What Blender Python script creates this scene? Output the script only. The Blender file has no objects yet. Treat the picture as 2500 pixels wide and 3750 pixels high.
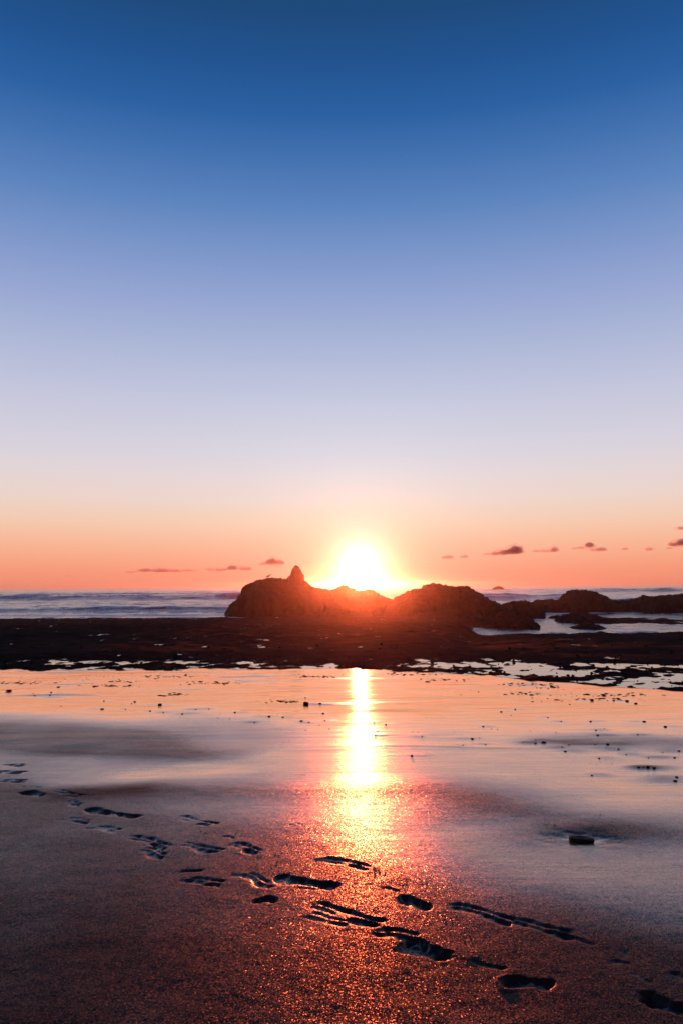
import bpy, bmesh, math, random
import numpy as np
from mathutils import Matrix, Vector

random.seed(7)
RNG = np.random.default_rng(11)
scene = bpy.context.scene
COL = scene.collection

# ------------------------------------------------------------------ camera
PITCH, ROLL = math.radians(5.40), math.radians(-0.32)
CAM_Z = 2.9                      # metres above the sea
FPX = 2834.0                     # focal length in pixels of the 2500 x 3750 photograph
cam_data = bpy.data.cameras.new('camera')
cam_data.sensor_fit = 'HORIZONTAL'
cam_data.sensor_width = 36.0
cam_data.lens = 36.0 * FPX / 2500.0
cam_data.clip_start = 0.05
cam_data.clip_end = 60000.0
cam = bpy.data.objects.new('camera', cam_data)
COL.objects.link(cam)
CAM_M = (Matrix.Translation((0, 0, CAM_Z)) @ Matrix.Rotation(math.pi / 2 + PITCH, 4, 'X')
         @ Matrix.Rotation(ROLL, 4, 'Z'))
cam.matrix_world = CAM_M
scene.camera = cam

# ------------------------------------------------------------------ sun and sky
SUN_EL = math.radians(1.42)
SUN_AZ = math.radians(1.36)      # to the right of straight ahead (+Y)
SUN_DIR = Vector((math.sin(SUN_AZ) * math.cos(SUN_EL), math.cos(SUN_AZ) * math.cos(SUN_EL), math.sin(SUN_EL)))
sun_data = bpy.data.lights.new('sun', 'SUN')
sun_data.energy = 3.2
sun_data.angle = math.radians(0.53)
sun_data.color = (1.0, 0.125, 0.036)
sun = bpy.data.objects.new('sun', sun_data)
sun.rotation_euler = SUN_DIR.to_track_quat('Z', 'Y').to_euler()
COL.objects.link(sun)


def s2l(c):
    return tuple((v / 255 / 12.92) if v / 255 <= 0.04045 else ((v / 255 + 0.055) / 1.055) ** 2.4 for v in c)


world = bpy.data.worlds.new('World')
scene.world = world
world.use_nodes = True
wn, wl = world.node_tree.nodes, world.node_tree.links
wn.clear()
w_out = wn.new('ShaderNodeOutputWorld')
w_bg = wn.new('ShaderNodeBackground')
w_sky = wn.new('ShaderNodeTexSky')
w_sky.sky_type = 'NISHITA'
w_sky.sun_disc = False
w_sky.sun_elevation = SUN_EL
w_sky.sun_rotation = SUN_AZ
w_sky.altitude = 0
w_sky.dust_density = 2.0
w_sky.ozone_density = 2.0
w_tc = wn.new('ShaderNodeTexCoord')
w_nrm = wn.new('ShaderNodeVectorMath'); w_nrm.operation = 'NORMALIZE'
wl.new(w_tc.outputs['Generated'], w_nrm.inputs[0])
w_sep = wn.new('ShaderNodeSeparateXYZ')
wl.new(w_nrm.outputs[0], w_sep.inputs[0])
w_map = wn.new('ShaderNodeMath'); w_map.operation = 'ARCSINE'
wl.new(w_sep.outputs['Z'], w_map.inputs[0])
w_map2 = wn.new('ShaderNodeMath'); w_map2.operation = 'MULTIPLY'; w_map2.use_clamp = True
w_map2.inputs[1].default_value = 1.0 / math.radians(60)
wl.new(w_map.outputs[0], w_map2.inputs[0])
w_ramp = wn.new('ShaderNodeValToRGB')
w_ramp.color_ramp.interpolation = 'LINEAR'
SKY_STOPS = [(0.0, (240, 138, 111)), (1.0, (246, 150, 117)), (2.8, (248, 177, 143)), (4.7, (244, 201, 174)), (6.5, (236, 211, 201)),
             (8.4, (227, 212, 214)), (10.2, (215, 209, 220)), (13.9, (196, 198, 220)), (17.5, (173, 183, 215)), (20.9, (151, 166, 210)),
             (24.3, (124, 150, 201)), (27.6, (93, 132, 190)), (30.7, (68, 114, 176)), (33.6, (43, 96, 161)), (36.4, (34, 84, 145)),
             (39.5, (30, 73, 124)), (48.0, (27, 64, 110)), (60.0, (22, 52, 94))]
els = w_ramp.color_ramp.elements
while len(els) < len(SKY_STOPS):
    els.new(0.5)
for e, (deg, c) in zip(els, SKY_STOPS):
    e.position = (deg * 0.97 if deg < 45 else deg) / 60.0
for e, (deg, c) in zip(els, SKY_STOPS):
    e.color = s2l(c) + (1,)
wl.new(w_map2.outputs[0], w_ramp.inputs[0])
w_mix = wn.new('ShaderNodeMix'); w_mix.data_type = 'RGBA'
w_mix.inputs['Factor'].default_value = 0.001
wl.new(w_ramp.outputs['Color'], w_mix.inputs['A'])
wl.new(w_sky.outputs['Color'], w_mix.inputs['B'])
# the sky opposite the setting sun is dimmer
w_az = wn.new('ShaderNodeVectorMath'); w_az.operation = 'DOT_PRODUCT'
wl.new(w_nrm.outputs[0], w_az.inputs[0]); w_az.inputs[1].default_value = (math.sin(SUN_AZ), math.cos(SUN_AZ), 0)
w_dim = wn.new('ShaderNodeMapRange'); w_dim.interpolation_type = 'SMOOTHSTEP'
for nm, vv in (('From Min', -1.0), ('From Max', 0.6), ('To Min', 0.35), ('To Max', 1.0)):
    w_dim.inputs[nm].default_value = vv
wl.new(w_az.outputs['Value'], w_dim.inputs['Value'])
w_sc = wn.new('ShaderNodeVectorMath'); w_sc.operation = 'SCALE'
wl.new(w_mix.outputs['Result'], w_sc.inputs[0]); wl.new(w_dim.outputs[0], w_sc.inputs['Scale'])
# aureole round the sun
w_dot = wn.new('ShaderNodeVectorMath'); w_dot.operation = 'DOT_PRODUCT'
wl.new(w_nrm.outputs[0], w_dot.inputs[0]); w_dot.inputs[1].default_value = SUN_DIR
w_min = wn.new('ShaderNodeMath'); w_min.operation = 'MINIMUM'; w_min.inputs[1].default_value = 1.0
wl.new(w_dot.outputs['Value'], w_min.inputs[0])
w_ac = wn.new('ShaderNodeMath'); w_ac.operation = 'ARCCOSINE'
wl.new(w_min.outputs[0], w_ac.inputs[0])
prev = w_sc.outputs[0]
for amp, scale_deg, colr in ((4.0, 0.60, (1, 0.95, 0.88)), (0.28, 2.6, (0.5, 0.90, 0.84)), (0.17, 7.0, (0.4, 0.86, 0.80))):
    m1 = wn.new('ShaderNodeMath'); m1.operation = 'MULTIPLY'; m1.inputs[1].default_value = -1 / math.radians(scale_deg)
    wl.new(w_ac.outputs[0], m1.inputs[0])
    m2 = wn.new('ShaderNodeMath'); m2.operation = 'EXPONENT'
    wl.new(m1.outputs[0], m2.inputs[0])
    m3 = wn.new('ShaderNodeVectorMath'); m3.operation = 'SCALE'
    m3.inputs[0].default_value = tuple(amp * v for v in colr)
    wl.new(m2.outputs[0], m3.inputs['Scale'])
    m4 = wn.new('ShaderNodeVectorMath'); m4.operation = 'ADD'
    wl.new(prev, m4.inputs[0]); wl.new(m3.outputs[0], m4.inputs[1])
    prev = m4.outputs[0]
wl.new(prev, w_bg.inputs['Color'])
w_bg.inputs['Strength'].default_value = 1.0
wl.new(w_bg.outputs[0], w_out.inputs['Surface'])

scene.view_settings.view_transform = 'Standard'
scene.view_settings.look = 'None'
scene.view_settings.exposure = 0.0
scene.view_settings.gamma = 1.0
scene.view_settings.use_curve_mapping = False
scene.render.engine = 'CYCLES'
scene.cycles.max_bounces = 6
scene.cycles.volume_bounces = 0
scene.cycles.use_denoising = True
scene.cycles.denoising_prefilter = 'ACCURATE'
scene.cycles.sample_clamp_indirect = 6.0
scene.cycles.sample_clamp_direct = 0.0

# ------------------------------------------------------------------ helpers
RM = CAM_M.to_3x3()


def ray(px, py):
    return RM @ Vector(((px - 1250) / FPX, -(py - 1875) / FPX, -1.0))


def P(px, py, y):
    """the point at ground distance y seen at that place of the photograph"""
    d = ray(px, py)
    t = y / d.y
    return (d.x * t, y, CAM_Z + d.z * t)


def sand_base(y):
    return 1.8 - 0.0129 * y


def G(px, py):
    d = ray(px, py)
    y = 1.1 / (-d.z / d.y - 0.0129)
    return (d.x / d.y * y, y)


def smooth(a, b, x):
    t = np.clip((x - a) / (b - a), 0, 1)
    return t * t * (3 - 2 * t)


def _h(ix, iy, iz, seed):
    n = (ix.astype(np.int64) * 374761393 + iy.astype(np.int64) * 668265263 + iz.astype(np.int64) * 2147483647
         + seed * 974634777) & 0xffffffff
    n = ((n ^ (n >> 13)) * 1274126177) & 0xffffffff
    n = ((n ^ (n >> 16)) * 2246822519) & 0xffffffff
    return ((n ^ (n >> 15)) & 0xffff) / 65535.0


def vnoise(x, y, seed=0):
    """gradient-like noise in [-1, 1]"""
    xi, yi = np.floor(x), np.floor(y)
    fx, fy = x - xi, y - yi
    u, v = fx * fx * fx * (fx * (fx * 6 - 15) + 10), fy * fy * fy * (fy * (fy * 6 - 15) + 10)
    z0 = np.zeros_like(xi)

    def g(ox, oy):
        a = _h(xi + ox, yi + oy, z0, seed) * 2 * np.pi
        return np.cos(a) * (fx - ox) + np.sin(a) * (fy - oy)
    return 1.5 * ((g(0, 0) * (1 - u) + g(1, 0) * u) * (1 - v) + (g(0, 1) * (1 - u) + g(1, 1) * u) * v)


def fbm(x, y, octaves=4, seed=0, gain=0.5, lac=2.03):
    a, s, t = 1.0, 0.0, 0.0
    for k in range(octaves):
        s = s + a * vnoise(x + 17.3 * k, y - 9.1 * k, seed + k)
        t += a
        x, y, a = x * lac, y * lac, a * gain
    return s / t * 1.4


def ridged(x, y, octaves=4, seed=0):
    a, s, t = 1.0, 0.0, 0.0
    for k in range(octaves):
        s = s + a * (1 - 2 * np.abs(vnoise(x + 5.7 * k, y + 3.3 * k, seed + k)))
        t += a
        x, y, a = x * 2.1, y * 2.1, a * 0.5
    return s / t


def vnoise3(x, y, z, seed=0):
    xi, yi, zi = np.floor(x), np.floor(y), np.floor(z)
    fx, fy, fz = x - xi, y - yi, z - zi
    u, v, w = (f * f * (3 - 2 * f) for f in (fx, fy, fz))

    def c(a, b, d):
        return _h(xi + a, yi + b, zi + d, seed)
    x00 = c(0, 0, 0) * (1 - u) + c(1, 0, 0) * u
    x10 = c(0, 1, 0) * (1 - u) + c(1, 1, 0) * u
    x01 = c(0, 0, 1) * (1 - u) + c(1, 0, 1) * u
    x11 = c(0, 1, 1) * (1 - u) + c(1, 1, 1) * u
    return ((x00 * (1 - v) + x10 * v) * (1 - w) + (x01 * (1 - v) + x11 * v) * w) * 2 - 1


def fbm3(p, freq, octaves, seed, gain=0.55):
    a, s, t = 1.0, 0.0, 0.0
    for k in range(octaves):
        s = s + a * vnoise3(p[:, 0] * freq + 3.1 * k, p[:, 1] * freq - 7.7 * k, p[:, 2] * freq + 1.3 * k, seed + k)
        t += a
        freq, a = freq * 2.07, a * gain
    return s / t


def mesh_np(name, verts, quads, mat, attrs=None, smooth_shade=True):
    me = bpy.data.meshes.new(name)
    verts = np.asarray(verts, dtype=np.float32)
    quads = np.asarray(quads, dtype=np.int32)
    k = quads.shape[1]
    me.vertices.add(len(verts)); me.vertices.foreach_set('co', verts.ravel())
    me.loops.add(quads.size); me.loops.foreach_set('vertex_index', quads.ravel())
    me.polygons.add(len(quads))
    me.polygons.foreach_set('loop_start', np.arange(0, quads.size, k, dtype=np.int32))
    me.polygons.foreach_set('use_smooth', np.full(len(quads), smooth_shade, dtype=bool))
    me.update(calc_edges=True)
    for nm, val in (attrs or {}).items():
        at = me.attributes.new(nm, 'FLOAT', 'POINT')
        at.data.foreach_set('value', np.asarray(val, dtype=np.float32).ravel())
    me.materials.append(mat)
    me.validate()
    return me


def grid_quads(nr, nc):
    i = np.arange(nr - 1)[:, None] * nc + np.arange(nc - 1)[None, :]
    return np.stack([i, i + 1, i + nc + 1, i + nc], -1).reshape(-1, 4)


def add(name, me, loc=(0, 0, 0), parent=None, label=None, category=None, group=None, kind=None):
    o = bpy.data.objects.new(name, me)
    COL.objects.link(o)
    o.location = loc
    if parent:
        o.parent = parent
    if label: o['label'] = label
    if category: o['category'] = category
    if group: o['group'] = group
    if kind: o['kind'] = kind
    return o


# ------------------------------------------------------------------ materials
class NT:
    def __init__(self, name):
        self.m = bpy.data.materials.new(name)
        self.m.use_nodes = True
        self.n, self.l = self.m.node_tree.nodes, self.m.node_tree.links
        self.bsdf = self.n['Principled BSDF']
        self.out = self.n['Material Output']

    def node(self, typ, **kw):
        nd = self.n.new(typ)
        for k, v in kw.items():
            setattr(nd, k, v)
        return nd

    def put(self, sock, v):
        if hasattr(v, 'links'):
            self.l.new(v, sock)
        else:
            sock.default_value = v

    def attr(self, name):
        return self.node('ShaderNodeAttribute', attribute_name=name).outputs['Fac']

    def coord(self, scale=(1, 1, 1)):
        tc = self.node('ShaderNodeTexCoord')
        mp = self.node('ShaderNodeMapping')
        mp.inputs['Scale'].default_value = scale
        self.l.new(tc.outputs['Object'], mp.inputs['Vector'])
        return mp.outputs[0]

    def noise(self, vec, scale, detail=4, rough=0.55):
        nd = self.node('ShaderNodeTexNoise')
        self.l.new(vec, nd.inputs['Vector'])
        nd.inputs['Scale'].default_value = scale
        nd.inputs['Detail'].default_value = detail
        nd.inputs['Roughness'].default_value = rough
        return nd.outputs['Fac']

    def voronoi(self, vec, scale, out='Color', feature='F1'):
        nd = self.node('ShaderNodeTexVoronoi', feature=feature)
        self.l.new(vec, nd.inputs['Vector'])
        nd.inputs['Scale'].default_value = scale
        return nd.outputs[out]

    def math(self, op, a, b=0.0, clamp=False):
        nd = self.node('ShaderNodeMath', operation=op, use_clamp=clamp)
        self.put(nd.inputs[0], a); self.put(nd.inputs[1], b)
        return nd.outputs[0]

    def rng(self, v, a, b, c=0.0, d=1.0):
        nd = self.node('ShaderNodeMapRange', clamp=True)
        self.put(nd.inputs['Value'], v)
        for s, q in zip(('From Min', 'From Max', 'To Min', 'To Max'), (a, b, c, d)):
            self.put(nd.inputs[s], q)
        return nd.outputs[0]

    def mixc(self, f, a, b):
        nd = self.node('ShaderNodeMix', data_type='RGBA')
        self.put(nd.inputs['Factor'], f)
        self.put(nd.inputs['A'], a if hasattr(a, 'links') else tuple(a) + (1,))
        self.put(nd.inputs['B'], b if hasattr(b, 'links') else tuple(b) + (1,))
        return nd.outputs['Result']

    def mixf(self, f, a, b):
        nd = self.node('ShaderNodeMix', data_type='FLOAT')
        self.put(nd.inputs['Factor'], f); self.put(nd.inputs['A'], a); self.put(nd.inputs['B'], b)
        return nd.outputs['Result']

    def bump(self, h, strength, dist, normal=None):
        nd = self.node('ShaderNodeBump')
        self.put(nd.inputs['Height'], h); self.put(nd.inputs['Strength'], strength)
        self.put(nd.inputs['Distance'], dist)
        if normal is not None:
            self.l.new(normal, nd.inputs['Normal'])
        return nd.outputs[0]

    def set(self, **kw):
        for k, v in kw.items():
            self.put(self.bsdf.inputs[k.replace('_', ' ')], v)


def make_sand():
    t = NT('sand')
    wet = t.attr('wet')
    co = t.coord()
    patch = t.noise(co, 2.3, 5)
    wet2 = t.math('ADD', wet, t.math('MULTIPLY', t.math('SUBTRACT', patch, 0.5), 0.25), clamp=True)
    fine = t.noise(co, 190, 3, 0.7)
    cell = t.voronoi(co, 300)
    col = t.mixc(wet2, (0.034, 0.019, 0.016), (0.045, 0.033, 0.032))
    col = t.mixc(t.rng(fine, 0.35, 0.7), col, t.mixc(wet2, (0.022, 0.014, 0.013), (0.04, 0.03, 0.03)))
    # facets of single grains tilt the normal at random: they glint one by one
    geo = t.node('ShaderNodeNewGeometry')
    sub = t.node('ShaderNodeVectorMath', operation='SUBTRACT')
    t.l.new(cell, sub.inputs[0]); sub.inputs[1].default_value = (0.5, 0.5, 0.5)
    sc = t.node('ShaderNodeVectorMath', operation='SCALE')
    cu = t.node('ShaderNodeVectorMath', operation='MULTIPLY')
    t.l.new(sub.outputs[0], cu.inputs[0]); t.l.new(sub.outputs[0], cu.inputs[1])
    cu2 = t.node('ShaderNodeVectorMath', operation='MULTIPLY')
    t.l.new(cu.outputs[0], cu2.inputs[0]); t.l.new(sub.outputs[0], cu2.inputs[1])
    t.l.new(cu2.outputs[0], sc.inputs[0])
    dry = t.math('SUBTRACT', 1.0, wet2, clamp=True)
    t.put(sc.inputs['Scale'], t.mixf(dry, 0.04, 2.0))
    ad = t.node('ShaderNodeVectorMath', operation='ADD')
    t.l.new(geo.outputs['Normal'], ad.inputs[0]); t.l.new(sc.outputs[0], ad.inputs[1])
    nz = t.node('ShaderNodeVectorMath', operation='NORMALIZE')
    t.l.new(ad.outputs[0], nz.inputs[0])
    lump = t.noise(co, 45, 4, 0.6)
    n1 = t.bump(lump, t.mixf(dry, 0.03, 0.12), 0.01, nz.outputs[0])
    rip = t.noise(t.coord((0.35, 3.2, 1)), 3.0, 4, 0.6)
    n2 = t.bump(rip, t.math('MULTIPLY', wet2, 0.35), 0.010, n1)
    rip2 = t.noise(t.coord((0.14, 1.0, 1)), 24.0, 3, 0.6)      # fine ripples lying along the shore
    n2 = t.bump(rip2, t.math('MULTIPLY', wet2, wet2), 0.0015, n2)
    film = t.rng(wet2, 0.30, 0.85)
    col = t.mixc(film, col, (1.0, 0.44, 0.15))  # orange sunset glow of the reflection painted into the film's metallic colour
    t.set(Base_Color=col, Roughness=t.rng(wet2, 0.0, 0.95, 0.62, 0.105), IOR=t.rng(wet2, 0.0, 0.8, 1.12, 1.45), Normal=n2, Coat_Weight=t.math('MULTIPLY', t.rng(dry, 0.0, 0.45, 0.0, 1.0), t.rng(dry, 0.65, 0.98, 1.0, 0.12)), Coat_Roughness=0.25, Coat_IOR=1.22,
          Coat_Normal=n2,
          Metallic=t.math('MULTIPLY', film, 0.97), Specular_Tint=t.mixc(t.rng(wet2, 0.72, 1.0), (1, 1, 1), (1.0, 0.75, 0.57)), Specular_IOR_Level=0.5)  # specular tint adds the same painted warm glow at grazing angles
    return t.m


def make_rock(name, c1, c2, rough, bump_scale, bump_d, wetgloss=0.4):
    t = NT(name)
    co = t.coord()
    a = t.noise(co, bump_scale, 8, 0.62)
    b = t.noise(co, bump_scale * 0.23, 4)
    v = t.voronoi(co, bump_scale * 2.1, 'Distance')
    col = t.mixc(t.rng(b, 0.35, 0.65), c1, c2)
    t.set(IOR=1.18)
    col = t.mixc(t.rng(a, 0.42, 0.7), col, tuple(x * 0.45 for x in c1))
    n = t.bump(a, 0.9, bump_d)
    n = t.bump(v, 0.5, bump_d * 0.5, n)
    ro = t.rng(a, 0.3, 0.75, rough, min(1.0, rough + 0.3))
    if name == 'weedy_reef_rock':      # wet hollows
        g = t.rng(t.noise(t.coord((0.55, 0.30, 1)), 4.2, 6, 0.66), 0.64, 0.68)
        ro = t.mixf(g, ro, 0.12)
        n = t.bump(a, t.mixf(g, 0.9, 0.12), bump_d)
        t.set(IOR=t.mixf(g, 1.04, 1.36))
    t.set(Base_Color=col, Roughness=ro, Normal=n,
          Specular_IOR_Level=wetgloss)
    return t.m


def make_sea():
    t = NT('sea_water')
    foam = t.attr('foam')
    co = t.coord()
    cos = t.coord((0.30, 0.12, 1.0))
    f1 = t.noise(cos, 1.0, 6, 0.66)
    f2 = t.noise(cos, 4.5, 4, 0.6)
    lace = t.math('ADD', t.math('MULTIPLY', f1, 0.7), t.math('MULTIPLY', f2, 0.3))
    mask = t.rng(t.math('ADD', foam, t.math('MULTIPLY', t.math('SUBTRACT', lace, 0.5), 2.6)), 0.46, 0.60)
    w1 = t.noise(t.coord((0.45, 1.0, 1.0)), 1.1, 6, 0.62)
    w2 = t.noise(t.coord((0.3, 1.0, 1.0)), 0.16, 4, 0.55)
    n = t.bump(w1, 0.6, 0.22)
    n = t.bump(w2, 0.7, 0.7, n)
    n = t.bump(f2, t.math('MULTIPLY', mask, 0.5), 0.12, n)
    col = t.mixc(mask, (0.026, 0.020, 0.050), (0.88, 0.85, 0.90))
    t.set(Base_Color=col, Roughness=t.mixf(mask, 0.16, 0.75), IOR=1.333, Normal=n)
    return t.m


def make_pool():
    t = NT('pool_water')
    w = t.noise(t.coord((0.6, 1.6, 1)), 3.0, 4, 0.55)
    n = t.bump(w, 0.25, 0.02)
    t.set(Base_Color=(0.02, 0.02, 0.025, 1), Roughness=0.06, IOR=1.333, Normal=n, Specular_IOR_Level=0.75)
    return t.m


def make_plain(name, col, rough=0.6, scale=40.0, var=0.5):
    t = NT(name)
    a = t.noise(t.coord(), scale, 4)
    t.set(Base_Color=t.mixc(a, tuple(c * (1 - var) for c in col), tuple(c * (1 + var * 0.6) for c in col)),
          Roughness=rough, Normal=t.bump(a, 0.4, 0.01))
    return t.m


def make_volume(name, color, density, aniso):
    m = bpy.data.materials.new(name)
    m.use_nodes = True
    n, l = m.node_tree.nodes, m.node_tree.links
    n.clear()
    out = n.new('ShaderNodeOutputMaterial')
    v = n.new('ShaderNodeVolumePrincipled')
    v.inputs['Color'].default_value = tuple(color) + (1,)
    v.inputs['Density'].default_value = density
    v.inputs['Anisotropy'].default_value = aniso
    l.new(v.outputs[0], out.inputs['Volume'])
    return m


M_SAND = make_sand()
M_REEF = make_rock('weedy_reef_rock', (0.014, 0.014, 0.015), (0.022, 0.020, 0.018), 0.9, 2.6, 0.10, 0.5)
M_ROCK = make_rock('sea_rock', (0.016, 0.014, 0.013), (0.025, 0.020, 0.018), 0.9, 1.7, 0.16, 0.3)
M_STONE = make_rock('wet_stone', (0.024, 0.020, 0.020), (0.040, 0.032, 0.030), 0.55, 22.0, 0.01, 0.4)
M_SEA = make_sea()
M_POOL = make_pool()

# ------------------------------------------------------------------ sand
PRINTS = [  # toe and heel in the photograph, width factor, depth (m)
    ((0, 2805), (95, 2800), 0.8, 0.020), ((-20, 2826), (95, 2830), 0.9, 0.03), ((10, 2858), (90, 2862), 0.9, 0.025),
    ((62, 2886), (143, 2888), 0.7, 0.018), ((72, 2905), (158, 2913), 1.0, 0.034),
    ((175, 2899), (325, 2914), 0.9, 0.022), ((250, 2932), (310, 2946), 0.8, 0.02),
    ((325, 2964), (505, 2995), 1.0, 0.034), ((238, 2998), (322, 3012), 0.8, 0.02), ((352, 3030), (432, 3045), 0.8, 0.015),
    ((470, 3066), (632, 3104), 0.95, 0.03), ((512, 3112), (622, 3132), 0.9, 0.03),
    ((645, 2994), (800, 3020), 0.8, 0.022), ((662, 3085), (815, 3120), 0.9, 0.022),
    ((658, 3192), (740, 3197), 0.9, 0.018), ((695, 3220), (812, 3240), 0.9, 0.028),
    ((803, 3072), (858, 3076), 0.8, 0.02), ((835, 3092), (955, 3116), 0.9, 0.032),
    ((890, 3210), (1000, 3232), 0.9, 0.022), ((1005, 3212), (1235, 3248), 1.0, 0.028), ((1080, 3250), (1180, 3262), 0.7, 0.02),
    ((950, 3290), (1000, 3305), 1.1, 0.03),
    ((1168, 3146), (1360, 3182), 0.9, 0.026), ((1393, 3263), (1470, 3269), 0.9, 0.026), ((1445, 3292), (1590, 3322), 1.0, 0.034),
    ((1140, 3312), (1405, 3380), 0.95, 0.026), ((1140, 3345), (1290, 3385), 0.7, 0.016),
    ((1368, 3410), (1530, 3440), 0.95, 0.03), ((1450, 3455), (1632, 3520), 1.25, 0.045),
    ((1635, 3320), (1880, 3375), 0.85, 0.026), ((1880, 3378), (2110, 3415), 0.9, 0.028), ((2080, 3436), (2180, 3462), 0.8, 0.022),
    ((1712, 3520), (1850, 3560), 0.95, 0.026), ((1840, 3585), (2020, 3625), 1.0, 0.036),
    ((2225, 3535), (2320, 3545), 0.9, 0.018), ((2240, 3480), (2280, 3510), 0.7, 0.014), ((2300, 3585), (2400, 3600), 0.8, 0.016),
    ((2330, 3650), (2520, 3690), 1.35, 0.045), ((2450, 3570), (2560, 3590), 0.8, 0.02),
    ((1060, 3020), (1100, 3022), 0.5, 0.008),
]
Z4 = [(1405, 223, 38), (838, 269, 14), (735, 227, 25), (900, 247, 11), (1080, 264, 14), (1237, 282, 18), (1385, 302, 16), (1492, 299, 10), (605, 221, 8),
      (620, 213, 14), (577, 247, 9), (160, 186, 10), (235, 169, 12), (230, 184, 12), (153, 174, 7), (40, 164, 38), (478, 209, 10), (470, 247, 22), (690, 256, 12),
      (750, 262, 9), (960, 245, 9), (1055, 292, 7), (1002, 289, 7), (1013, 268, 6), (1485, 265, 14), (1420, 307, 11), (1403, 343, 7), (1467, 319, 6),
      (1512, 336, 8), (1300, 284, 14), (1275, 273, 6), (830, 134, 8), (1403, 194, 10), (268, 147, 20), (1170, 307, 10), (1190, 274, 6), (827, 283, 6), (1470, 222, 16)]
Z5 = [(203, 317, 14), (155, 366, 11), (167, 350, 9), (107, 375, 8), (150, 306, 9), (322, 463, 18), (600, 381, 20), (632, 375, 8), (650, 322, 13), (733, 254, 14),
      (777, 270, 8), (797, 242, 11), (660, 407, 10), (370, 373, 9), (557, 413, 9), (947, 280, 10), (1008, 299, 9), (1143, 301, 14), (1390, 302, 20), (1487, 325, 22),
      (1168, 342, 12), (1176, 366, 16), (1222, 411, 20), (1272, 431, 13), (1165, 409, 10), (890, 387, 10), (890, 403, 14), (927, 399, 30), (1150, 203, 22),
      (1312, 208, 20), (1352, 220, 18), (1250, 205, 16), (1365, 516, 16), (1407, 516, 26), (1435, 519, 22), (1387, 516, 10), (1533, 577, 22), (1540, 560, 20),
      (1150, 551, 14), (1307, 455, 10), (1530, 470, 14), (1475, 445, 8), (1410, 470, 10), (1550, 441, 16), (1360, 364, 10), (985, 350, 8), (865, 342, 6),
      (715, 335, 7), (688, 332, 6), (917, 205, 6), (945, 193, 8), (875, 190, 8), (628, 163, 8), (548, 177, 6), (325, 350, 7), (350, 352, 6), (390, 284, 5),
      (515, 353, 5), (1045, 412, 10), (1013, 422, 10), (1027, 440, 16), (1183, 472, 14), (1207, 333, 7), (832, 397, 9)]
PEB_XY = [G(ox + zx * 0.797, 2402 + zy * 0.797) + (max(sz_ * 0.797 / FPX * 7 * 0.5, 0.004),)
          for lst, ox in ((Z4, 0), (Z5, 1250)) for zx, zy, sz_ in lst if sz_ > 8]
STONE_XY = G(2133, 3080)


def seg_mask(x, y, p1, p2, w):
    """soft mask along the ground segment between two places of the photograph; w = (wx, wy) metres"""
    a, b = G(*p1), G(*p2)
    ax, ay, bx, by = a[0] / w[0], a[1] / w[1], b[0] / w[0], b[1] / w[1]
    X, Y = x / w[0], y / w[1]
    dx, dy = bx - ax, by - ay
    t = np.clip(((X - ax) * dx + (Y - ay) * dy) / (dx * dx + dy * dy + 1e-9), 0, 1)
    d2 = (X - ax - t * dx) ** 2 + (Y - ay - t * dy) ** 2
    return np.exp(-d2)


def y_edge(x):
    """where the sand ends and the rubble of the reef begins"""
    return 12.0 - 0.80 * np.clip(x - 0.3, 0, 9) + 0.30 * vnoise(x * 0.9, x * 0 + 3.3, 5) + 0.22 * vnoise(x * 2.7, x * 0 + 1.3, 6) + 0.12 * vnoise(x * 7.7, x * 0 + 2.3, 7)


def line_y(x, pts):
    w = np.array([G(*p) for p in pts])
    return np.interp(x, w[:, 0], w[:, 1])


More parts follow.
